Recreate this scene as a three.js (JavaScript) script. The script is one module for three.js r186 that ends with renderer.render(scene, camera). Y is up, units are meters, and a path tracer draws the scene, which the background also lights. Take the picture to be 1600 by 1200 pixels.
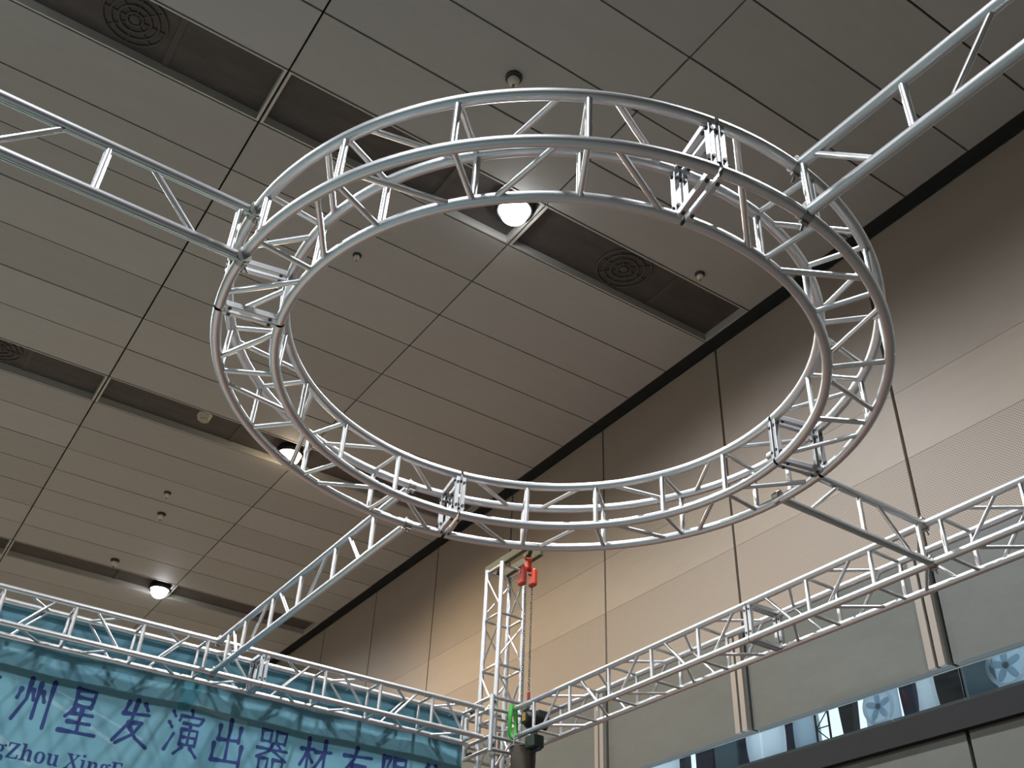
import * as THREE from 'three';
import { mergeGeometries as joinGeometries } from 'three/addons/utils/BufferGeometryUtils.js';
import { RoundedBoxGeometry } from 'three/addons/geometries/RoundedBoxGeometry.js';

// ---------------------------------------------------------------- camera, sky, exposure
const EYE = 1.6;                                   // eye height above the hall floor
const scene = new THREE.Scene();
const camera = new THREE.PerspectiveCamera(41.51, 4 / 3, 0.1, 200);
camera.position.set(0, EYE, 0);
{
  const m = new THREE.Matrix4().makeBasis(
    new THREE.Vector3(0.83197, 0.03925, 0.55344),
    new THREE.Vector3(-0.35149, 0.80908, 0.47100),
    new THREE.Vector3(-0.42928, -0.58639, 0.68692));
  camera.quaternion.setFromRotationMatrix(m);
}
camera.updateMatrixWorld();
const renderer = new THREE.WebGLRenderer({ antialias: true });
renderer.toneMapping = THREE.LinearToneMapping;
renderer.toneMappingExposure = 1.75;
renderer.shadowMap.enabled = true;
scene.background = new THREE.Color().setRGB(0.64, 0.74, 0.79);   // overcast daylight beyond the clerestory

const LAMP_POWER = 130;
const LAMPS = [];                                   // ceiling lamps: x, z, colour, lens colour name
for (const [x, z, warm] of [
  [4.60, -7.50, 0], [4.68, -14.50, 1], [4.65, -21.45, 0], [4.62, -0.60, 0], [4.62, -28.4, 1],
  [-2.13, -0.60, 0], [-2.13, -7.50, 0], [-2.13, -14.50, 0], [-2.13, -21.45, 0], [-2.13, -28.4, 0],
  [-8.90, -7.50, 0], [-8.90, -0.60, 0], [-8.90, -14.50, 1]]) LAMPS.push([x, z, warm]);

// ---------------------------------------------------------------- helpers
const mergeGeometries = list => joinGeometries(list.map(g => g.index ? g.toNonIndexed() : g));
let seed = 12345;
const rnd = () => { seed = (seed * 1664525 + 1013904223) >>> 0; return seed / 4294967296; };
const V = (x, y, z) => new THREE.Vector3(x, y, z);
const used = {};
function numbered(name) {
  if (!(name in used)) { used[name] = 0; return name; }
  used[name]++; return name + '_' + String(used[name]).padStart(3, '0');
}
function shadow(o) { o.castShadow = true; o.receiveShadow = true; return o; }
function tag(o, label, category, group) { o.userData.label = label; o.userData.category = category; if (group) o.userData.group = group; return o; }
function thing(name, label, category, p = [0, 0, 0], group) {
  const o = new THREE.Group(); o.name = numbered(name); o.position.set(...p); scene.add(o);
  return tag(o, label, category, group);
}
function part(name, geo, mat, parent) { const m = shadow(new THREE.Mesh(geo, mat)); m.name = name; parent.add(m); return m; }
function structure(name, geo, mat) {
  const m = geo ? shadow(new THREE.Mesh(geo, mat)) : new THREE.Group();
  m.name = name; m.userData.kind = 'structure'; scene.add(m); return m;
}
function box(x0, x1, y0, y1, z0, z1) {
  const g = new THREE.BoxGeometry(Math.abs(x1 - x0), Math.abs(y1 - y0), Math.abs(z1 - z0));
  g.translate((x0 + x1) / 2, (y0 + y1) / 2, (z0 + z1) / 2); return g;
}
const unitTube = new THREE.CylinderGeometry(1, 1, 1, 14, 1);
const UP = V(0, 1, 0);
function tube(name, a, b, r, mat, parent) {          // one straight round tube between two points
  const m = part(name, unitTube, mat, parent);
  const d = b.clone().sub(a), L = d.length();
  m.position.copy(a).addScaledVector(d, 0.5);
  m.quaternion.setFromUnitVectors(UP, d.divideScalar(L));
  m.scale.set(r, L, r); return m;
}
function tubeGeo(a, b, r, n = 12) {
  const d = b.clone().sub(a), L = d.length();
  const g = new THREE.CylinderGeometry(r, r, L, n, 1);
  g.applyQuaternion(new THREE.Quaternion().setFromUnitVectors(UP, d.divideScalar(L)));
  g.translate((a.x + b.x) / 2, (a.y + b.y) / 2, (a.z + b.z) / 2); return g;
}
function noiseTex(w, h, fn, srgb = true) {
  const d = new Uint8Array(w * h * 4);
  for (let j = 0; j < h; j++) for (let i = 0; i < w; i++) {
    const c = fn(i, j), k = (j * w + i) * 4;
    d[k] = c[0]; d[k + 1] = c[1]; d[k + 2] = c[2]; d[k + 3] = 255;
  }
  const t = new THREE.DataTexture(d, w, h, THREE.RGBAFormat);
  t.wrapS = t.wrapT = THREE.RepeatWrapping; t.magFilter = THREE.LinearFilter; t.minFilter = THREE.LinearMipmapLinearFilter; t.generateMipmaps = true;
  if (srgb) t.colorSpace = THREE.SRGBColorSpace;
  t.needsUpdate = true; return t;
}
// smooth tileable value noise
function valueNoise(n, s) {
  let q = s; const r = () => { q = (q * 1103515245 + 12345) & 0x7fffffff; return q / 0x7fffffff; };
  const g = Array.from({ length: n * n }, r);
  return (u, v) => {
    const x = ((u % 1) + 1) % 1 * n, y = ((v % 1) + 1) % 1 * n, i = Math.floor(x), j = Math.floor(y);
    const f = x - i, h = y - j, a = f * f * (3 - 2 * f), b = h * h * (3 - 2 * h);
    const G = (i, j) => g[(j % n) * n + (i % n)];
    return (G(i, j) * (1 - a) + G(i + 1, j) * a) * (1 - b) + (G(i, j + 1) * (1 - a) + G(i + 1, j + 1) * a) * b;
  };
}
const nA = valueNoise(8, 11), nB = valueNoise(32, 7), nC = valueNoise(96, 5);
const fbm = (u, v) => nA(u, v) * 0.5 + nB(u, v) * 0.3 + nC(u, v) * 0.2;

// ---------------------------------------------------------------- materials
const std = (color, roughness, metalness = 0, extra = {}) => new THREE.MeshStandardMaterial({ color, roughness, metalness, ...extra });
const scuff = noiseTex(256, 256, (i, j) => { const v = 215 + 40 * fbm(i / 256, j / 256); return [255, Math.min(255, v), 255]; }, false);
const alu = std(new THREE.Color().setRGB(0.60, 0.61, 0.615), 0.44, 1, { roughnessMap: scuff });
const aluWeb = std(new THREE.Color().setRGB(0.64, 0.64, 0.635), 0.37, 1, { roughnessMap: scuff });
const aluPlate = std(new THREE.Color().setRGB(0.50, 0.51, 0.52), 0.45, 1, { roughnessMap: scuff });
const steel = std(new THREE.Color().setRGB(0.34, 0.33, 0.30), 0.45, 1);
const boltDark = std(new THREE.Color().setRGB(0.06, 0.06, 0.06), 0.5, 0.6);
const paintNoise = (r, g, b, amp) => noiseTex(256, 256, (i, j) => { const k = 1 + amp * (fbm(i / 256, j / 256) - 0.5) * 2; return [r * k, g * k, b * k]; });
const ceilMats = [[168, 166, 160], [163, 161, 155], [172, 170, 165]].map(c => c.map(v => v * 0.97)).map(c => std(0xffffff, 0.6, 0, { map: paintNoise(...c, 0.018) }));
const darkStrip = std(0xffffff, 0.7, 0, { map: paintNoise(72, 66, 62, 0.14) });
const stripTrim = std(0xb4b2aa, 0.5, 0.2);
const plenum = std(0x86827c, 0.95);
const coreMat = std(0x938e86, 0.95);            // blockwork behind the cladding
const wallPlain = std(0xffffff, 0.55, 0, { map: paintNoise(150, 138, 125, 0.02) });
const wallMid = std(0xffffff, 0.55, 0, { map: paintNoise(156, 143, 128, 0.02) });
const wallLow = new THREE.MeshPhysicalMaterial({ map: paintNoise(84, 87, 81, 0.06), roughness: 0.6, clearcoat: 0.25, clearcoatRoughness: 0.3 });
// perforated acoustic sheet: staggered round holes
const PERF = 0.034;
const perfTex = noiseTex(64, 64, (i, j) => {
  const u = i / 64, v = j / 64; let d = 1;
  for (const [a, b] of [[0, 0], [1, 0], [0, 1], [1, 1], [0.5, 0.5]]) d = Math.min(d, Math.hypot(u - a, v - b));
  const hole = d < 0.2 ? 0.66 : 1; return [160 * hole, 146 * hole, 131 * hole];
});
perfTex.repeat.set(1 / PERF, 1 / PERF);
const wallPerf = std(0xffffff, 0.6, 0, { map: perfTex });
const mullionMat = std(0x938b81, 0.45, 0.2);
const blackPaint = std(0x17181a, 0.85);
const charcoal = std(0x2a2c31, 0.9);
const hallWall = std(0x9a958c, 0.8);

// ---------------------------------------------------------------- hall shell
const HC = 9 + EYE;                 // ceiling underside
const XW = 8.42;                    // face of the right wall
const X_MIN = -20, Z_MAX = 16, Z_MIN = -40;
{
  const floorTex = noiseTex(256, 256, (i, j) => { const k = 0.9 + 0.2 * fbm(i / 256, j / 256); return [140 * k, 134 * k, 124 * k]; });
  floorTex.repeat.set(6, 6);
  structure('floor', box(X_MIN, XW + 0.3, -0.3, 0, Z_MIN, Z_MAX), std(0xffffff, 0.6, 0, { map: floorTex }));
  structure('floor_carpet_red', box(3.2, XW - 0.02, 0, 0.012, -20, -5), std(0x6e4a40, 0.95));
  structure('floor_carpet_grey', box(-1, XW - 0.02, 0, 0.012, -4.98, 8), std(0x555350, 0.95));
  structure('floor_carpet_blue', box(-13, -1.02, 0, 0.012, -14, 4), std(0x5f7478, 0.95));
  structure('wall_left', box(X_MIN - 0.3, X_MIN, -0.3, HC + 1.3, Z_MIN - 0.3, Z_MAX + 0.3), hallWall);
  structure('wall_front', box(X_MIN, XW + 1.0, -0.3, HC + 1.3, Z_MAX, Z_MAX + 0.3), hallWall);
  structure('wall_back', box(X_MIN, XW + 1.0, -0.3, HC + 1.3, Z_MIN - 0.3, Z_MIN), hallWall);
  // ceiling: panels in rows hung under a dark roof void
  const ceiling = structure('ceiling');
  part('roof_void', box(X_MIN - 0.3, XW + 1.0, HC + 1.0, HC + 1.3, Z_MIN - 0.3, Z_MAX + 0.3), plenum, ceiling);
  const PX = 3.375, PZ = 0.861, X0 = 1.494, Z0 = -7.2, gap = 0.022, T = 0.04;
  const panelGeo = new THREE.BoxGeometry(PX - gap, T, PZ - gap);
  const { attributes: { uv } } = panelGeo;
  const J0 = -3, J1 = 1, K0 = -7, K1 = 21;
  const stripGeo = new THREE.BoxGeometry(PX - gap, 0.03, PZ - gap);
  const edgeGeo = new THREE.BoxGeometry(PX - gap, 0.16, 0.02), endGeo = new THREE.BoxGeometry(0.03, 0.16, PZ - gap);
  const barGeo = new THREE.BoxGeometry(0.07, 0.02, PZ - 0.08);
  for (let j = J0; j <= J1; j++) for (let k = K0; k <= K1; k++) {
    const cx = X0 + PX * (j + 0.5), cz = Z0 - PZ * (k + 0.5);
    if (((k % 8) + 8) % 8 === 0) {                      // recessed dark service strip
      const s = part('service_strip', stripGeo, darkStrip, ceiling); s.position.set(cx, HC + 0.13, cz);
      for (const e of [-1, 1]) {
        const t = part('strip_edge', edgeGeo, stripTrim, s); t.position.set(0, -0.055, e * (PZ / 2 - 0.022));
        const n = part('strip_end', endGeo, stripTrim, s); n.position.set(e * (PX / 2 - 0.028), -0.055, 0);
      }
      const b = part('strip_bar', barGeo, std(0x4a4641, 0.7), s); b.position.set(0.56, -0.02, 0);
    } else {
      const p = part('panel', panelGeo, ceilMats[Math.floor(rnd() * 3)], ceiling);
      p.position.set(cx, HC + T / 2 + (rnd() - 0.5) * 0.006, cz);
    }
  }
  // ceiling beyond the part in view: plain boarding
  const xa = X0 + PX * J0, xb = X0 + PX * (J1 + 1), za = Z0 - PZ * K0, zb = Z0 - PZ * (K1 + 1);
  part('boarding', box(X_MIN, xa - 0.02, HC, HC + T, Z_MIN, Z_MAX), ceilMats[0], ceiling);
  part('boarding', box(xa, xb, HC, HC + T, za + 0.01, Z_MAX), ceilMats[1], ceiling);
  part('boarding', box(xa, xb, HC, HC + T, Z_MIN, zb - 0.01), ceilMats[1], ceiling);
}

// right wall: cladding in 2.6 m bays, dark joints, clerestory slot low down
const SLOT0 = 3.22 + EYE, SLOT1 = 3.60 + EYE;
{
  const wall = structure('wall_right');
  const C0 = XW + 0.10, C1 = XW + 0.13;
  part('wall_core', box(C0, C1, SLOT1, HC - 0.05, Z_MIN, Z_MAX), coreMat, wall);
  part('wall_core', box(C0, C1, 0, SLOT0, Z_MIN, Z_MAX), coreMat, wall);
  part('wall_core', box(C0, C1, SLOT0, SLOT1, Z_MIN, -11.2), coreMat, wall);
  part('wall_core', box(C0, C1, SLOT0, SLOT1, -3.4, Z_MAX), coreMat, wall);
  part('wall_head', box(XW + 0.05, XW + 1.0, HC - 0.12, HC - 0.05, Z_MIN, Z_MAX), coreMat, wall);    // ledge of the open roof void
  part('void_skin', box(XW + 0.95, XW + 1.0, HC - 0.05, HC + 1.3, Z_MIN, Z_MAX), coreMat, wall);
  part('soffit_beam', box(XW - 0.06, XW + 0.1, 2.99 + EYE, SLOT0, -22, 4), blackPaint, wall);
  const P = 2.6, S0 = -5.47;
  const rows = [[SLOT1, 4.78 + EYE, wallLow], [4.78 + EYE, 5.85 + EYE, wallPerf], [5.85 + EYE, 6.68 + EYE, wallMid], [6.68 + EYE, HC - 0.05, wallPlain], [0.6 + EYE, 2.985 + EYE, wallLow]];
  const geos = rows.map(([a, b, m]) => {
    const g = new THREE.BoxGeometry(0.10, b - a - 0.004, P - 0.04);
    if (m === wallPerf) { const u = g.attributes.uv; for (let i = 0; i < u.count; i++) u.setXY(i, u.getX(i) * (P - 0.04), u.getY(i) * (b - a)); }
    return g;
  });
  const stripLow = new THREE.BoxGeometry(0.05, 4.78 + EYE - SLOT1, 0.075);
  for (let n = -4; n <= 6; n++) {
    const z = S0 - P * n, zc = z - P / 2;              // bay between seam n and seam n + 1 (farther)
    rows.forEach(([a, b, m], i) => { const p = part('cladding_panel', geos[i], m, wall); p.position.set(XW + 0.05, (a + b) / 2, zc); });
    for (const d of [0.075, 0.185]) { const s = part('mullion_strip', stripLow, mullionMat, wall); s.position.set(XW - 0.025, (SLOT1 + 4.78 + EYE) / 2, z - d); }
  }
  const far = Z_MIN, nz = S0 - P * 7;
  part('cladding', box(XW, XW + 0.1, 0, HC - 0.05, far, nz - 0.02), wallPlain, wall);
  part('cladding', box(XW, XW + 0.1, 0, HC - 0.05, S0 + P * 4 + 0.02, Z_MAX), wallPlain, wall);
  part('cladding', box(XW, XW + 0.1, 0, 0.6 + EYE, nz, S0 + P * 4), wallLow, wall);
  const win = structure('window_1');
  const pane = new THREE.MeshPhysicalMaterial({ color: 0xf4fbff, transmission: 1, roughness: 0.04, thickness: 0, ior: 1.5 });
  for (let n = -1; n <= 2; n++) {
    const z = S0 - P * n;
    if (z < -10.8) continue;
    part('pane', box(XW + 0.105, XW + 0.115, SLOT0, SLOT1, Math.max(z - P, -11.2) + 0.02, Math.min(z, -3.4) - 0.02), pane, win);
  }
}

// ---------------------------------------------------------------- ceiling lamps
function ceilingLamp(x, z, warm, label) {
  const t = thing('ceiling_lamp', label, 'lamp', [x, HC, z], 'round lamps in the dark ceiling strips');
  const prof = [[0.10, 0.115], [0.20, 0.115], [0.235, 0.06], [0.235, -0.02], [0.21, -0.03], [0.19, -0.01], [0.18, 0.06], [0.10, 0.10], [0.10, 0.115]].map(p => new THREE.Vector2(...p));
  part('housing', new THREE.LatheGeometry(prof, 28), std(0x2b2b2b, 0.4, 0.6), t);
  const c = warm ? new THREE.Color().setRGB(1, 0.80, 0.55) : new THREE.Color().setRGB(0.92, 0.95, 1);
  const lens = part('lens', new THREE.SphereGeometry(0.178, 28, 18), new THREE.MeshStandardMaterial({ color: 0x222222, emissive: c, emissiveIntensity: 14, roughness: 0.4 }), t);
  lens.position.y = -0.03;
  const L = new THREE.SpotLight(c, LAMP_POWER * (warm ? 1.1 : 1), 0, 1.46, 1, 2);
  L.position.set(0, -0.22, 0); L.target.position.set(0, -5, 0); L.castShadow = true; L.shadow.radius = 8; L.name = 'lamp_light';
  t.add(L); t.add(L.target); L.target.name = 'lamp_aim';
}
LAMPS.forEach(([x, z, warm], i) => ceilingLamp(x, z, warm, [
  'blazing white round lamp seen through the ring truss', 'glowing warm orange round lamp in the middle dark strip', 'small bluish white round lamp above the blue banner'][i]
  || 'round hall lamp in a dark ceiling strip beyond the booth'));

// ---------------------------------------------------------------- circular truss
const RB = 3.0 + EYE, H = 0.279, W = 0.285, RO = 1.669, RI = RO - W, CR = 0.0255, WR = 0.0135;
{
  const ring = thing('circular_truss', 'silver aluminium ring truss hanging level under the hall ceiling', 'truss', [2.401, RB, -3.499]);
  ring.rotation.set(0.0023, 0, -0.0133);
  const D = Math.PI / 180, J = 101.8;
  const at = (deg, r, y) => V(r * Math.cos(deg * D), y, r * Math.sin(deg * D));
  const arcGeo = {};
  for (const r of [RO, RI]) {
    class Arc extends THREE.Curve { getPoint(t, o = new THREE.Vector3()) { const a = (0.35 + t * 89.3) * D; return o.set(r * Math.cos(a), 0, r * Math.sin(a)); } }
    arcGeo[r] = new THREE.TubeGeometry(new Arc(), 48, CR, 14, false);
  }
  const barV = new RoundedBoxGeometry(0.034, H - 0.02, 0.026, 2, 0.004), barR = new RoundedBoxGeometry(W - 0.02, 0.034, 0.026, 2, 0.004);
  const boltGeo = new THREE.CylinderGeometry(0.009, 0.009, 0.044, 8);
  for (let q = 0; q < 4; q++) {
    const s = J + 90 * q;
    for (const r of [RO, RI]) for (const y of [0, H]) {
      const c = part('chord', arcGeo[r], alu, ring); c.position.y = y; c.rotation.y = -s * D;
    }
    for (let k = 1; k <= 4; k++) {
      const a = s + 18 * k;
      for (const r of [RO, RI]) tube('post', at(a, r, 0), at(a, r, H), WR + 0.002, aluWeb, ring);
      for (const y of [0, H]) tube('rung', at(a, RI, y), at(a, RO, y), WR, aluWeb, ring);
    }
    for (let k = 0; k < 5; k++) for (const y of [0, H]) {            // diagonals in top and bottom face, meeting outside at odd posts
      const a0 = s + 18 * k + 3.6, a1 = s + 18 * (k + 1) - 3.6;
      const up = k % 2 === 0;
      tube('diagonal', at(up ? a0 : a1, RI, y), at(up ? a1 : a0, RO, y), WR, aluWeb, ring);
    }
    for (const e of [-0.85, 0.85]) {                                 // two bolted end frames at each joint
      const a = s + e;
      for (const r of [RO, RI]) {
        const b = part('end_frame_bar', barV, aluPlate, ring); b.position.copy(at(a, r, H / 2)); b.rotation.y = -a * D;
        for (const dy of [-0.095, 0.095]) { const n = part('bolt', boltGeo, boltDark, b); n.rotation.x = Math.PI / 2; n.position.set(0, dy, 0); const n2 = part('bolt', boltGeo, boltDark, b); n2.rotation.z = Math.PI / 2; n2.position.set(0, dy * 0.86, 0); }
      }
      for (const y of [0, H]) {
        const b = part('end_frame_bar', barR, aluPlate, ring); b.position.copy(at(a, (RO + RI) / 2, y)); b.rotation.y = -a * D;
        for (const dx of [-0.095, 0.095]) { const n = part('bolt', boltGeo, boltDark, b); n.position.set(dx, 0, 0); }
      }
    }
  }
}

// ---------------------------------------------------------------- ladder trusses that tie the ring to the outer frame
function clampGeo(p, axis, dir) {                        // half coupler around a chord: collar, jaw plates, eye bolt with nut
  const a = p.clone().addScaledVector(axis, -0.024), b = p.clone().addScaledVector(axis, 0.024);
  const o = p.clone().addScaledVector(dir, 0.03), side = V(0, 1, 0);
  const list = [tubeGeo(a, b, 0.033, 16), tubeGeo(p.clone(), p.clone().addScaledVector(dir, 0.075), 0.02, 10)];
  const q = p.clone().addScaledVector(side, 0.036).addScaledVector(dir, 0.012);
  list.push(tubeGeo(q.clone().addScaledVector(axis, -0.014), q.clone().addScaledVector(axis, 0.014), 0.012, 8));
  list.push(tubeGeo(q, q.clone().addScaledVector(side, 0.022), 0.007, 8));
  const w = p.clone().addScaledVector(side, -0.036).addScaledVector(dir, -0.014);
  list.push(tubeGeo(w.clone().addScaledVector(axis, -0.02), w.clone().addScaledVector(axis, 0.02), 0.010, 8));
  list.push(tubeGeo(w, w.clone().addScaledVector(side, -0.03).addScaledVector(dir, -0.02), 0.006, 8));
  return mergeGeometries(list);
}
// start/end: positions of the lower chord, posts/diags: distances along it, diags as [atTop, atBottom]
function ladder(label, start, end, posts, diags, clamps, s0, cut = 0) {   // s0, cut: where the chords stop short at the clamps
  const t = thing('ladder_truss', label, 'truss', start.toArray(), 'ladder trusses of the ring');
  const d = end.clone().sub(start), L = d.length(); d.divideScalar(L);
  const p = (s, y) => d.clone().multiplyScalar(s).add(V(0, y, 0));
  for (const y of [0, H]) tube('chord', p(s0, y), p(L - cut, y), CR, alu, t);
  for (const s of posts) tube('post', p(s, 0), p(s, H), WR + 0.003, aluWeb, t);
  for (const [a, b] of diags) tube('diagonal', p(a, H), p(b, 0), WR, aluWeb, t);
  const side = V(-d.z, 0, d.x);
  for (const [s, sgn] of clamps) for (const y of [0, H]) part('clamp', clampGeo(p(s, y), side, d.clone().multiplyScalar(sgn)), steel, t);
  return t;
}
{
  const z = -3.43;
  const lt = ladder('silver ladder truss on the ring with two thin cables along its chords', V(0.755, RB, z - 0.01), V(-2.9, RB, z + 0.03),
    [0.09, 0.68, 1.26, 1.84, 2.42, 3.0], [[0.50, 0.24], [0.85, 1.12], [1.68, 1.42], [2.0, 2.27], [2.84, 2.58]], [[0.025, 1]], 0.055);
  for (const y of [0, H]) tube('cable', V(0.0, y - 0.03, 0.012), V(-3.55, y - 0.045, 0.03), 0.0045, std(0xc8d4cc, 0.35, 0.4), lt);
  ladder('silver ladder truss clamped to the ring opposite the banner truss', V(2.50, RB, -1.87), V(2.545, RB, 1.3),
    [0.07, 0.57, 1.15, 1.73, 2.31, 2.9], [[0.13, 0.40], [0.97, 0.72], [1.30, 1.57], [2.15, 1.89], [2.47, 2.74]], [[0.037, 1]], 0.068);
  ladder('silver ladder truss between the ring and the banner truss', V(2.50, RB, -5.12), V(2.47, RB, -8.62),
    [0.55, 1.13, 1.72, 2.25, 2.82, 3.2], [[0.93, 0.70], [1.27, 1.54], [2.13, 1.86], [2.36, 2.64], [3.10, 2.92]], [[0.048, 1], [3.46, -1]], 0.08, 0.075);
  ladder('short brownish ladder truss between the ring and the right box truss', V(4.09, RB, -3.52), V(5.50, RB, -3.53),
    [0.10, 0.735, 1.30], [[0.55, 0.24], [0.90, 1.18]], [[-0.02, 1], [1.37, -1]], 0.012, 0.075);
}

// ---------------------------------------------------------------- straight box trusses
// origin: lower front chord start, d: run, b: direction to the back chord
function boxTruss(label, origin, d, b, length, bays, width, joints, flip = 1) {
  const t = thing('box_truss', label, 'truss', origin.toArray());
  const p = (s, k, y) => d.clone().multiplyScalar(s).addScaledVector(b, k * width).add(V(0, y, 0));
  const cuts = [0, ...joints, length];
  for (let i = 0; i + 1 < cuts.length; i++)
    for (const k of [0, 1]) for (const y of [0, H]) tube('chord', p(cuts[i] + 0.003, k, y), p(cuts[i + 1] - 0.003, k, y), CR, alu, t);
  bays.forEach((s, i) => {
    const joint = joints.some(j => Math.abs(j - s) < 0.1);
    if (!joint) {
      for (const k of [0, 1]) tube('post', p(s, k, 0), p(s, k, H), WR + 0.003, aluWeb, t);
      for (const y of [0, H]) tube('rung', p(s, 0, y), p(s, 1, y), WR, aluWeb, t);
    }
    if (i + 1 < bays.length) {
      const n = bays[i + 1], m = (s + n) / 2, e = (n - s) * 0.22, f = (i % 2 ? 1 : -1) * flip;
      for (const k of [0, 1]) tube('diagonal', p(m - f * e, k, H), p(m + f * e, k, 0), WR - 0.001, aluWeb, t);
      for (const y of [0, H]) tube('diagonal', p(m + f * e, 0, y), p(m - f * e, 1, y), WR - 0.001, aluWeb, t);
    }
  });
  const dx = Math.abs(d.x) > 0.5;
  for (const j of joints) for (const e of [-0.022, 0.022]) {
    for (const k of [0, 1]) {
      const g = new RoundedBoxGeometry(dx ? 0.03 : 0.034, H - 0.02, dx ? 0.034 : 0.03, 2, 0.004);
      const m = part('end_frame_bar', g, aluPlate, t); m.position.copy(p(j + e, k, H / 2));
      for (const dy of [-0.09, 0.09]) { const n = part('bolt', new THREE.CylinderGeometry(0.009, 0.009, 0.042, 8), boltDark, m); n.position.y = dy; n.rotation.set(dx ? Math.PI / 2 : 0, 0, dx ? 0 : Math.PI / 2); }
    }
    for (const y of [0, H]) { const g = dx ? new RoundedBoxGeometry(0.03, 0.034, width - 0.02, 2, 0.004) : new RoundedBoxGeometry(width - 0.02, 0.034, 0.03, 2, 0.004); const m = part('end_frame_bar', g, aluPlate, t); m.position.copy(p(j + e, 0.5, y)); }
  }
  return t;
}
{
  const bx = []; for (let k = -3; k <= 7; k++) bx.push(0.69 + 0.5635 * k + 1.3);
  boxTruss('long silver box truss carrying the blue banner', V(-1.3, RB, -8.58), V(1, 0, 0.0), V(0, 0, -1), 6.52, bx.concat([6.44]), 0.28, [2.93 + 1.3 - 0.02], -1);
  const bz = []; for (let k = 0; k < 13; k++) bz.push(0.37 + 0.5805 * k);
  boxTruss('long silver box truss along the clad hall wall', V(5.46, RB, -8.42), V(0, 0, 1), V(1, 0, 0), 8.3, bz.concat([7.9]), 0.32, [3.256]);
}

// ---------------------------------------------------------------- corner tower with sleeve block
{
  const TH = 4.92 + EYE, x0 = 5.35, x1 = 5.65, z0 = -8.88, z1 = -8.58;
  const t = thing('lifting_tower', 'tall silver tower mast at the corner with a pulley head on top', 'tower', [(x0 + x1) / 2, 0, (z0 + z1) / 2]);
  const w = 0.15, C = [[-w, -w], [w, -w], [w, w], [-w, w]];
  for (const [x, z] of C) tube('chord', V(x, 0.03, z), V(x, TH, z), CR, alu, t);
  part('base_plate', new RoundedBoxGeometry(0.6, 0.03, 0.6, 2, 0.008).translate(0, 0.015, 0), steel, t);
  let k = 0;
  for (let y = TH - 0.03; y > 0.3; y -= 0.56, k++) for (let i = 0; i < 4; i++) {
    const [ax, az] = C[i], [bx, bz] = C[(i + 1) % 4];
    tube('rung', V(ax, y, az), V(bx, y, bz), WR, aluWeb, t);
    if (y > 0.7) tube('diagonal', k % 2 ? V(ax, y - 0.07, az) : V(bx, y - 0.07, bz), k % 2 ? V(bx, y - 0.49, bz) : V(ax, y - 0.49, az), WR - 0.003, aluWeb, t);
  }
  // head: two steel channels over the top, reaching out toward the viewer side, with sheaves
  const olive = std(0x55543f, 0.6, 0.4);
  for (const x of [-0.10, 0.10]) part('head_channel', new RoundedBoxGeometry(0.05, 0.09, 0.80, 2, 0.008).translate(x, TH + 0.045, 0.14), olive, t);
  for (const z of [-0.2, 0.42]) { const s = part('sheave', new THREE.CylinderGeometry(0.055, 0.055, 0.05, 20), std(0x44453c, 0.5, 0.5), t); s.rotation.z = Math.PI / 2; s.position.set(0, TH + 0.055, z); }
}
{
  // sleeve block sliding on the tower: a cube frame of square bars with guide rollers
  const x0 = 5.25, x1 = 5.74, z0 = -8.98, z1 = -8.49, y0 = 2.86 + EYE, y1 = 3.41 + EYE;
  const t = thing('sleeve_block', 'silver cube frame around the tower where both box trusses meet', 'sleeve block', [(x0 + x1) / 2, y0, (z0 + z1) / 2]);
  const w = 0.235, h = y1 - y0;
  for (const [x, z] of [[-w, -w], [w, -w], [w, w], [-w, w]]) {
    tube('upright', V(x, 0, z), V(x, h, z), 0.024, alu, t);
    for (const y of [0.06, h - 0.06]) { const r = part('guide_roller', new THREE.CylinderGeometry(0.022, 0.022, 0.05, 12), boltDark, t); r.position.set(x * 0.86, y, z * 0.86); r.rotation.set(Math.PI / 2, 0, 0); }
  }
  for (const y of [0.02, 0.14, h - 0.14, h - 0.02]) for (let i = 0; i < 4; i++) {
    const P = [[-w, -w], [w, -w], [w, w], [-w, w]], [a, b] = P[i], [c, d] = P[(i + 1) % 4];
    tube('cross_bar', V(a, y, b), V(c, y, d), 0.018, aluPlate, t);
  }
}
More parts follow.
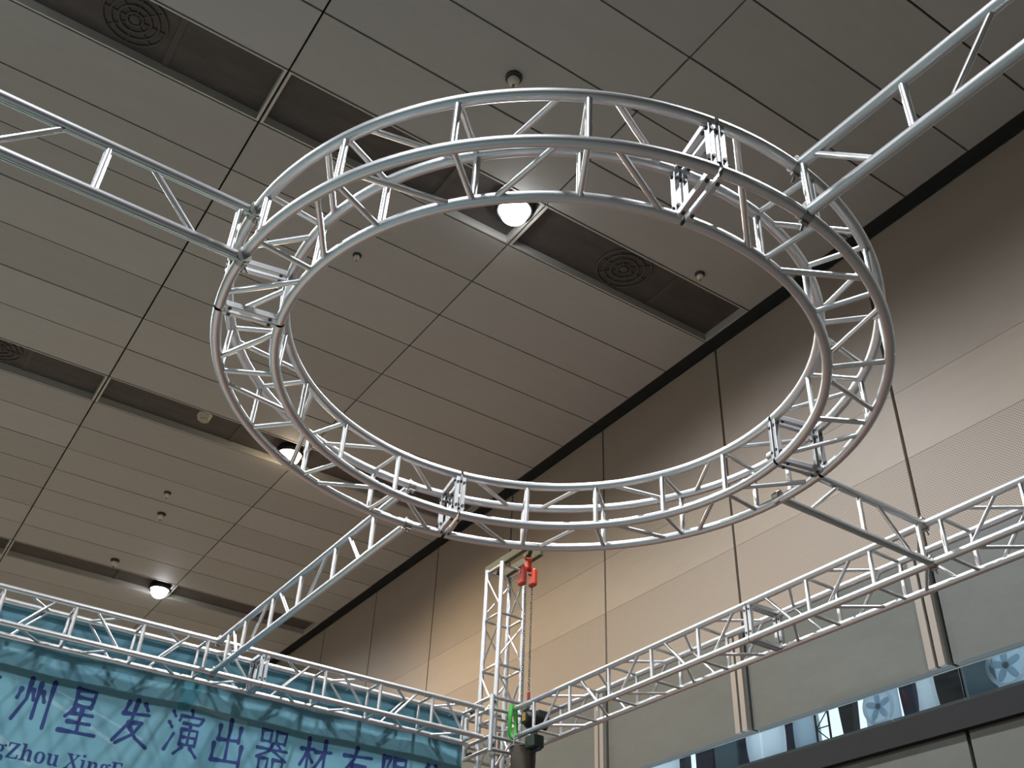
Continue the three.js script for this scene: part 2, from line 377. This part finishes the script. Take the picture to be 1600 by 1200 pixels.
// chain hoist: red hook block at the head, chain, dark motor and chain bag at the corner
{
  const hx = 5.52, hz = -8.33, hy = 4.86 + EYE;
  const t = thing('chain_hoist', 'red twin block chain hoist hanging from the tower head', 'hoist', [hx, hy, hz]);
  const red = std(0xb5341c, 0.4), chainMat = std(0x6b675f, 0.4, 0.8);
  part('shackle', mergeGeometries([new THREE.TorusGeometry(0.04, 0.012, 8, 20).translate(0, 0.06, 0), new RoundedBoxGeometry(0.06, 0.12, 0.07, 3, 0.012).translate(0, -0.02, 0)]), red, t);
  for (const [dx, dz] of [[-0.055, -0.02], [0.055, 0.02]]) {
    const b = new RoundedBoxGeometry(0.065, 0.20, 0.11, 3, 0.026); b.translate(dx, -0.17, dz);
    const bl = part('hook_block', b, red, t);
    part('block_pin', new THREE.CylinderGeometry(0.014, 0.014, 0.08, 10).rotateZ(Math.PI / 2).translate(dx, -0.13, dz), steel, bl);
  }
  part('yoke', new RoundedBoxGeometry(0.15, 0.035, 0.05, 2, 0.01).translate(0, -0.075, 0), red, t);
  // real links, joined into one part (too small to tell apart)
  const links = [], link = new THREE.TorusGeometry(0.011, 0.0035, 5, 8); link.scale(1, 1.6, 1);
  for (const [dx, dz, y1] of [[0.045, 0.02, -1.42], [-0.02, -0.01, -1.5]])
    for (let y = -0.27, i = 0; y > y1; y -= 0.026, i++) { const g = link.clone(); if (i % 2) g.rotateY(Math.PI / 2); g.translate(dx, y, dz); links.push(g); }
  const ch = part('chain', mergeGeometries(links), chainMat, t); ch.userData.kind = 'stuff';
  part('chain_hook', new THREE.CapsuleGeometry(0.016, 0.07, 4, 10).translate(0.045, -1.45, 0.02), std(0x7a1f24, 0.5), t);
}
{
  const t = thing('hoist_motor', 'dark hoist motor with a yellow plate inside the truss corner', 'motor', [5.64, 3.17 + EYE, -8.27]);
  const body = std(0x1d211f, 0.45, 0.3);
  part('motor_body', mergeGeometries([new THREE.CylinderGeometry(0.085, 0.085, 0.2, 20).rotateZ(Math.PI / 2), new THREE.CylinderGeometry(0.06, 0.075, 0.05, 20).rotateZ(Math.PI / 2).translate(-0.12, 0, 0), new RoundedBoxGeometry(0.12, 0.13, 0.15, 2, 0.015).translate(0.03, 0.03, 0)]), body, t);
  part('name_plate', new RoundedBoxGeometry(0.012, 0.08, 0.06, 1, 0.003).translate(-0.148, 0.01, 0), std(0xb3984a, 0.5), t);
  for (let i = 0; i < 5; i++) part('cooling_fin', new THREE.CylinderGeometry(0.096, 0.096, 0.008, 20).rotateZ(Math.PI / 2).translate(-0.07 + 0.03 * i, 0, 0), body, t);
  part('mounting_strap', box(-0.03, 0.03, -0.09, -0.06, -0.14, 0.14), steel, t);
}
{
  const c = tag(part('green_sling', mergeGeometries([
    new THREE.CatmullRomCurve3([V(0, 0.13, 0), V(-0.015, 0.0, 0.01), V(0.0, -0.16, 0.0), V(0.03, -0.2, 0.02), V(0.045, -0.1, 0.02), V(0.03, 0.12, 0.01)]),
  ].map(cv => { const g = new THREE.TubeGeometry(cv, 30, 0.02, 8); g.scale(1.1, 1, 1.1); return g; })), std(0x3f9a3d, 0.8), scene), 'bright green round sling hanging inside the truss corner', 'sling');
  c.position.set(5.425, 3.185 + EYE, -8.40);
  const b = thing('chain_bag', 'drab brown chain bag hanging below the truss corner', 'bag', [5.52, 2.84 + EYE, -8.31]);
  const prof = [[0.02, -0.30], [0.09, -0.29], [0.115, -0.2], [0.12, -0.05], [0.125, 0.05], [0.118, 0.05], [0.112, -0.05]].map(p => new THREE.Vector2(...p));
  const g = new THREE.LatheGeometry(prof, 20), pa = g.attributes.position;
  for (let i = 0; i < pa.count; i++) { const a = Math.atan2(pa.getZ(i), pa.getX(i)), s = 1 + 0.07 * Math.sin(5 * a + pa.getY(i) * 14); pa.setX(i, pa.getX(i) * s); pa.setZ(i, pa.getZ(i) * s); }
  g.computeVertexNormals();
  part('bag_body', g, std(0x4b443a, 0.9), b);
  part('bag_rim', new THREE.TorusGeometry(0.122, 0.008, 8, 24).rotateX(Math.PI / 2).translate(0, 0.05, 0), std(0x2c3b2c, 0.8), b);
  for (const s of [-1, 1]) tube('hanger', V(s * 0.11, 0.05, 0), V(s * 0.11, 0.16, 0), 0.006, steel, b);
  const d = thing('control_box', 'dark green control box clipped under the right box truss', 'control box', [5.50, 2.965 + EYE, -8.09]);
  part('case', new RoundedBoxGeometry(0.13, 0.12, 0.15, 3, 0.015).translate(0, -0.07, 0), std(0x1f2b1f, 0.6), d);
  part('handle', new RoundedBoxGeometry(0.03, 0.03, 0.16, 2, 0.012).translate(0.0, -0.15, 0.03), std(0x14233a, 0.6), d);
  part('clip', box(-0.02, 0.02, -0.02, 0.03, -0.02, 0.02), steel, d);
}

// ---------------------------------------------------------------- blue banner with brushed lettering
{
  const BX0 = -0.9, BX1 = 5.2, BY0 = 1.5 + EYE, BY1 = 3.27 + EYE, PXM = 330;
  const cw = Math.round((BX1 - BX0) * PXM), chh = Math.round((BY1 - BY0) * PXM);
  const cv = document.createElement('canvas'); cv.width = cw; cv.height = chh;
  const g = cv.getContext('2d');
  g.fillStyle = 'rgb(95,146,162)'; g.fillRect(0, 0, cw, chh);
  let q = 99; const r = () => { q = (q * 1664525 + 1013904223) >>> 0; return q / 4294967296; };
  for (let i = 0; i < 260; i++) {                       // printed clouds and weave
    const x = r() * cw, y = r() * chh, w = 40 + r() * 160, h = 10 + r() * 50, d = r() < 0.5;
    g.fillStyle = d ? 'rgba(116,156,168,0.10)' : 'rgba(74,122,140,0.10)';
    g.beginPath(); g.ellipse(x, y, w, h, -0.15, 0, 7); g.fill();
  }
  const px = x => (x - BX0) * PXM, py = y => (BY1 - EYE - y) * PXM;
  // printed light rays
  for (const [x0, y0, x1, y1, w] of [[1.25, 2.62, 1.9, 2.36, 10], [1.35, 2.68, 2.1, 2.44, 6], [2.5, 2.80, 2.95, 2.74, 16], [0.9, 2.3, 1.3, 2.1, 16]]) {
    g.strokeStyle = 'rgba(190,200,205,0.28)'; g.lineWidth = w; g.lineCap = 'round'; g.beginPath(); g.moveTo(px(x0), py(y0)); g.lineTo(px(x1), py(y1)); g.stroke();
  }
  g.fillStyle = 'rgba(40,120,134,0.55)';                // dark teal printed streak
  g.beginPath(); g.moveTo(px(2.33), py(3.0)); g.lineTo(px(2.52), py(3.0)); g.lineTo(px(2.48), py(2.86)); g.lineTo(px(2.42), py(2.75)); g.lineTo(px(2.33), py(2.72)); g.closePath(); g.fill();
  g.fillStyle = 'rgba(120,172,205,0.35)'; g.fillRect(px(0.7), py(3.22), px(2.4) - px(0.7), 14);
  const INK = 'rgb(10,42,100)';
  function brush(pts, x, y, w, h, r0, r1) {
    const P = pts.map(([a, b]) => [x + (a / 100 - 0.5) * w, y + b / 100 * h]);
    let tot = 0; const seg = [];
    for (let i = 0; i + 1 < P.length; i++) { const l = Math.hypot(P[i + 1][0] - P[i][0], P[i + 1][1] - P[i][1]); seg.push(l); tot += l; }
    let acc = 0; g.fillStyle = INK;
    seg.forEach((l, i) => {
      for (let s = 0; s <= l; s += 0.7) {
        const t = (acc + s) / tot, u = s / l, rad = r0 + (r1 - r0) * t + 0.9 * Math.cos(t * 6.28);
        g.beginPath(); g.arc(P[i][0] + (P[i + 1][0] - P[i][0]) * u, P[i][1] + (P[i + 1][1] - P[i][1]) * u, Math.max(1.4, rad), 0, 7); g.fill();
      }
      acc += l;
    });
  }
  const glyphs = [
    [0.77, [[[50, 3], [57, 13]], [[18, 22], [90, 18]], [[22, 22], [20, 55], [5, 92]]]],
    [1.19, [[[33, 6], [32, 48], [10, 92]], [[14, 30], [9, 50]], [[43, 28], [49, 48]], [[58, 12], [57, 84]], [[68, 28], [76, 48]], [[90, 4], [89, 99]]]],
    [1.575, [[[28, 5], [29, 42]], [[28, 7], [75, 7], [71, 42]], [[32, 23], [70, 23]], [[30, 40], [70, 40]], [[30, 48], [12, 66]], [[24, 57], [80, 56]], [[22, 75], [78, 74]], [[50, 44], [50, 94]], [[5, 95], [97, 94]]]],
    [1.995, [[[30, 10], [23, 33]], [[21, 35], [88, 30]], [[52, 3], [46, 45], [8, 94]], [[40, 52], [74, 49], [58, 74], [18, 98]], [[40, 56], [66, 82], [99, 98]], [[73, 8], [83, 21]]]],
    [2.44, [[[8, 10], [16, 20]], [[2, 34], [12, 44]], [[3, 92], [20, 56]], [[58, 1], [62, 10]], [[32, 16], [29, 27]], [[32, 16], [95, 15], [88, 27]], [[42, 31], [84, 30]], [[40, 44], [41, 76]], [[40, 44], [85, 43], [83, 76]], [[42, 60], [83, 59]], [[41, 76], [82, 75]], [[62, 31], [62, 75]], [[50, 81], [30, 98]], [[72, 81], [94, 98]]]],
    [2.83, [[[50, 2], [50, 92]], [[21, 18], [21, 47]], [[21, 48], [80, 45]], [[81, 16], [80, 49]], [[11, 58], [11, 92]], [[11, 93], [90, 91]], [[91, 56], [90, 99]]]],
    [3.24, [[[13, 6], [15, 32]], [[13, 7], [42, 6], [40, 32]], [[15, 31], [41, 30]], [[58, 6], [59, 32]], [[58, 7], [89, 6], [86, 32]], [[59, 31], [86, 30]], [[5, 48], [96, 46]], [[50, 34], [44, 50], [6, 68]], [[52, 48], [96, 68]], [[66, 34], [75, 42]], [[15, 68], [17, 97]], [[15, 69], [42, 68], [40, 97]], [[17, 95], [41, 94]], [[58, 68], [59, 97]], [[58, 69], [89, 68], [86, 97]], [[59, 95], [86, 94]]]],
    [3.66, [[[5, 29], [45, 26]], [[26, 3], [26, 97]], [[26, 30], [5, 66]], [[28, 40], [43, 56]], [[50, 31], [98, 27]], [[78, 3], [78, 94], [67, 86]], [[76, 32], [47, 73]]]],
    [4.08, [[[5, 25], [96, 20]], [[46, 2], [38, 30], [5, 66]], [[34, 42], [34, 97]], [[34, 44], [78, 42], [78, 92], [67, 88]], [[36, 58], [76, 57]], [[36, 73], [76, 72]]]],
    [4.465, [[[12, 7], [12, 98]], [[12, 10], [37, 8], [26, 32], [39, 50], [24, 56]], [[50, 8], [50, 93], [67, 82]], [[50, 10], [87, 8], [85, 46]], [[52, 27], [84, 26]], [[52, 45], [85, 44]], [[93, 52], [72, 65]], [[62, 50], [99, 95]]]],
    [4.87, [[[36, 7], [5, 52]], [[62, 5], [99, 50]], [[48, 42], [21, 85], [77, 78]], [[64, 64], [87, 93]]]],
    [5.06, []],
  ];
  for (const [x, strokes] of glyphs) for (const s of strokes) brush(s, px(x), py(2.755), 0.31 * PXM, 0.39 * PXM, strokes.length > 10 ? 4.6 : 6.0, strokes.length > 10 ? 3.3 : 3.8);
  g.fillStyle = INK; g.font = 'bold ' + Math.round(0.165 * PXM) + 'px serif';
  g.textBaseline = 'alphabetic';
  g.save(); g.translate(px(0.60), py(2.105)); g.scale(0.95, 1); g.fillText('GuangZhou XingFa', 0, 0); g.restore();
  const tex = new THREE.CanvasTexture(cv); tex.colorSpace = THREE.SRGBColorSpace; tex.anisotropy = 8;
  const b = thing('banner', 'light blue cloth banner lettered in dark blue behind the box truss', 'banner', [(BX0 + BX1) / 2, BY0, -8.915]);
  const w = BX1 - BX0, h = BY1 - BY0, sheet = new THREE.BoxGeometry(w, h, 0.004, 90, 20, 1), p = sheet.attributes.position;
  for (let i = 0; i < p.count; i++) {
    const x = p.getX(i), y = p.getY(i);
    p.setZ(i, p.getZ(i) + 0.007 * Math.sin(x * 3.1 + y) + 0.004 * Math.sin(x * 8.3 - y * 2));
  }
  sheet.computeVertexNormals(); sheet.translate(0, h / 2, 0);
  part('sheet', sheet, std(0xffffff, 0.75, 0, { map: tex }), b);
  part('hem_sleeve', new THREE.CapsuleGeometry(0.028, w - 0.06, 4, 12).rotateZ(Math.PI / 2).translate(0, h + 0.005, 0.018), std(0x6a9eae, 0.75), b).userData.label = 'rolled blue top hem over the truss chord';
  for (let i = 0; i < 11; i++) { const tt = part('tie', new THREE.TorusGeometry(0.034, 0.004, 6, 16), std(0xdedede, 0.7), b); tt.rotation.y = Math.PI / 2; tt.position.set(-w / 2 + 0.2 + i * 0.57, h + 0.003, 0.03); }
}

// ---------------------------------------------------------------- ceiling fittings
{
  const cream = std(0xcfc8b4, 0.5), dark = std(0x33302c, 0.6), brass = std(0x8d7a4c, 0.4, 0.6);
  const spots = [[3.51, -5.88, 1.25, 'cream round detector on the ceiling above the ring'], [3.41, -17.13, 0.9, 'pale ceiling sprinkler between the two far dark strips'], [3.58, -18.0, 1.1, 'dark rimmed ceiling detector between the two far dark strips'],
    [3.44, -20.6, 1.25, 'yellowish ceiling detector beside the farthest dark strip'], [3.39, -9.37, 0.8, 'small pale detector on the ceiling inside the ring outline'], [7.2, -7.04, 0.9, 'small pale detector on the ceiling near the wall']];
  for (const [x, z, s, label] of spots) {
    const t = thing('ceiling_detector', label, 'detector', [x, HC, z], 'detectors under the ceiling panels'); t.scale.setScalar(s * 0.85);
    part('base', new THREE.LatheGeometry([[0, 0], [0.085, 0], [0.085, -0.025], [0.065, -0.035], [0, -0.035]].map(a => new THREE.Vector2(...a)), 20), dark, t);
    part('sensor_head', new THREE.LatheGeometry([[0, -0.035], [0.05, -0.035], [0.062, -0.06], [0.05, -0.10], [0.025, -0.125], [0, -0.125]].map(a => new THREE.Vector2(...a)), 20), cream, t);
    part('sensor_tip', new THREE.CylinderGeometry(0.012, 0.018, 0.04, 10).translate(0, -0.14, 0), brass, t);
  }
  const grille = std(0x4a453f, 0.7);
  const vents = [[-0.07, -7.63, 0.33, 'faint round air diffuser in the dark strip above the ladder truss with cables'], [6.42, -7.63, 0.36, 'faint round air diffuser in the dark strip near the wall'], [-0.07, -14.52, 0.33, 'faint round air diffuser in the middle dark strip'] ];
  for (const [x, z, r, label] of vents) {
    const t = thing('air_diffuser', label, 'air diffuser', [x, HC + 0.115, z], 'round air diffusers');
    for (let k = 1; k <= 4; k++) part('diffuser_ring', new THREE.TorusGeometry(r * k / 4, 0.014, 8, 36).rotateX(Math.PI / 2).translate(0, -0.012, 0), grille, t);
    for (let k = 0; k < 8; k++) { const a = k * Math.PI / 4; part('spoke', tubeGeo(V(0.05 * Math.cos(a), -0.012, 0.05 * Math.sin(a)), V(r * Math.cos(a), -0.012, r * Math.sin(a)), 0.008, 6), grille, t); }
    part('hub', new THREE.SphereGeometry(0.06, 14, 10).scale(1, 0.5, 1).translate(0, -0.012, 0), grille, t);
  }
  const h = thing('ceiling_speaker', 'pale six sided fitting in the middle dark strip', 'speaker', [3.12, HC + 0.115, -14.42]);
  part('body', new THREE.CylinderGeometry(0.13, 0.10, 0.09, 6).translate(0, -0.045, 0), cream, h);
  part('grille', new THREE.CylinderGeometry(0.08, 0.08, 0.02, 18).translate(0, -0.095, 0), std(0x9b9582, 0.6), h);
}

// ---------------------------------------------------------------- things behind the clerestory glass
{
  const X = 11, k = X / XW, ya = EYE + (SLOT0 - EYE) * k + 0.02, yb = EYE + (SLOT1 - EYE) * k + 0.16;
  structure('floor_terrace', box(X - 0.12, X + 3, ya - 0.1, ya, -16, -4), std(0x6a6d6e, 0.8));
  const navy = std(0x232d47, 0.8), slate = new THREE.MeshPhysicalMaterial({ color: 0x7a929e, roughness: 0.95, transmission: 0.5, thickness: 0 }), pale = new THREE.MeshPhysicalMaterial({ color: 0xf6fbff, roughness: 0.95, transmission: 0.95, thickness: 0 }), frost = new THREE.MeshPhysicalMaterial({ color: 0xd6e2ea, roughness: 0.95, transmission: 0.9, thickness: 0 }), cream = std(0xc9cba0, 0.6);
  const yl = [ya, (ya + yb) / 2, yb];
  // upright body with a waist or a belly: half widths at bottom, middle and top, slab depth d
  function drape(name, label, category, z0, z1, wid, mat, group, d = 0.12, dx = 0) {
    const zc = (z0 + z1) / 2 * k, hw = Math.abs(z1 - z0) / 2 * k - 0.014, s = new THREE.Shape();
    const n = 14, pt = (t, e) => { const c = wid[0] * (1 - t) * (1 - t) + 2 * t * (1 - t) * (2 * wid[1] - (wid[0] + wid[2]) / 2) + wid[2] * t * t; return [e * hw * c, (yb - ya) * t]; };
    s.moveTo(...pt(0, -1)); for (let i = 0; i <= n; i++) s.lineTo(...pt(i / n, 1)); for (let i = n; i >= 0; i--) s.lineTo(...pt(i / n, -1));
    const g = new THREE.ExtrudeGeometry(s, { depth: d, bevelEnabled: true, bevelSize: 0.012, bevelThickness: 0.012, bevelSegments: 2 });
    g.rotateY(Math.PI / 2);                      // extrude along +x, shape x -> -z
    const t = thing(name, label, category, [X + dx, ya, zc], group);
    part('body', g, mat, t);
  }
  drape('white_cover', 'white rounded cover at the far end of the slot window', 'cover', -9.95, -9.3, [1, 0.98, 0.9], pale);
  drape('dark_drape', 'narrow navy drape between two white covers in the slot window', 'drape', -9.3, -9.2, [1, 1, 1], navy);
  drape('dark_drape', 'wide navy drape beside the slate board in the slot window', 'drape', -9.02, -8.72, [1, 0.98, 1.1], navy);
  drape('slate_board', 'slate grey board between two navy drapes in the slot window', 'board', -8.70, -8.33, [0.95, 1, 1.05], slate);
  drape('dark_drape', 'thin navy drape between slate board and big white cover', 'drape', -8.31, -8.20, [1.1, 0.9, 1], navy);
  drape('white_cover', 'big white rounded cover in the slot window beneath the wall seam', 'cover', -8.18, -7.62, [0.9, 1.04, 0.95], pale, undefined, 0.14);
  drape('dark_drape', 'narrow navy drape between big white cover and frosted bundle', 'drape', -7.61, -7.50, [1.1, 0.8, 1.3], navy);
  drape('frosted_bundle', 'pale frosted bundle beside the black lattice mast', 'bundle', -7.49, -7.20, [0.95, 1, 0.8], frost);
  drape('dark_drape', 'dark drape between lattice mast and round fan', 'drape', -6.86, -6.68, [0.7, 0.95, 1.15], charcoal);
  drape('dark_drape', 'bottle shaped dark drape between round fan and waisted bundle', 'drape', -6.10, -5.945, [0.8, 1, 1.05], navy, undefined, 0.1);
  drape('frosted_bundle', 'pale waisted bundle between two dark drapes', 'bundle', -5.915, -5.72, [1.1, 0.8, 1.0], pale);
  drape('dark_drape', 'broad black barrel shaped drape under the mullion', 'drape', -5.69, -5.41, [0.9, 1.05, 0.95], charcoal, undefined, 0.14);
  drape('slate_board', 'slate blue board between the broad black drape and white fan', 'board', -5.40, -5.10, [1, 1, 1], slate);
  // lattice mast
  const m = thing('lattice_mast', 'thin black lattice mast seen through the slot window', 'mast', [X, ya, -7.09 * k]);
  const hh = yb - ya;
  for (const z of [-0.115, 0.115]) tube('mast_leg', V(0, 0, z), V(0, hh, z), 0.016, charcoal, m);
  for (let i = 0; i < 3; i++) { const y = i * hh / 3; tube('lacing', V(0, y, i % 2 ? -0.115 : 0.115), V(0, y + hh / 3, i % 2 ? 0.115 : -0.115), 0.008, charcoal, m); tube('lacing', V(0, y + hh / 3, -0.115), V(0, y + hh / 3, 0.115), 0.008, charcoal, m); }
  // round fans
  function fan(label, z, r, mat) {
    const t = thing('wall_fan', label, 'fan', [X, ya + r * 1.18, z * k], 'round fans behind the slot window');
    part('cowl', new THREE.TorusGeometry(r, 0.025, 10, 36).rotateY(Math.PI / 2), pale, t);
    part('back_plate', new RoundedBoxGeometry(0.02, r * 2.35, r * 2.5, 2, 0.008).translate(0.08, 0, 0), mat, t);
    for (let i = 0; i < 5; i++) { const g = new THREE.SphereGeometry(1, 12, 8).scale(0.008, r * 0.44, r * 0.2).translate(0, r * 0.48, 0).rotateX(i * Math.PI * 2 / 5); part('blade', g, frost, t); }
    part('hub', new THREE.SphereGeometry(r * 0.18, 14, 10), slate, t);
  }
  fan('round pale fan in the middle of the slot window', -6.37, 0.22, frost);
  fan('round white fan beside the bright glass at the window end', -4.95, 0.23, frost);
}

renderer.render(scene, camera);
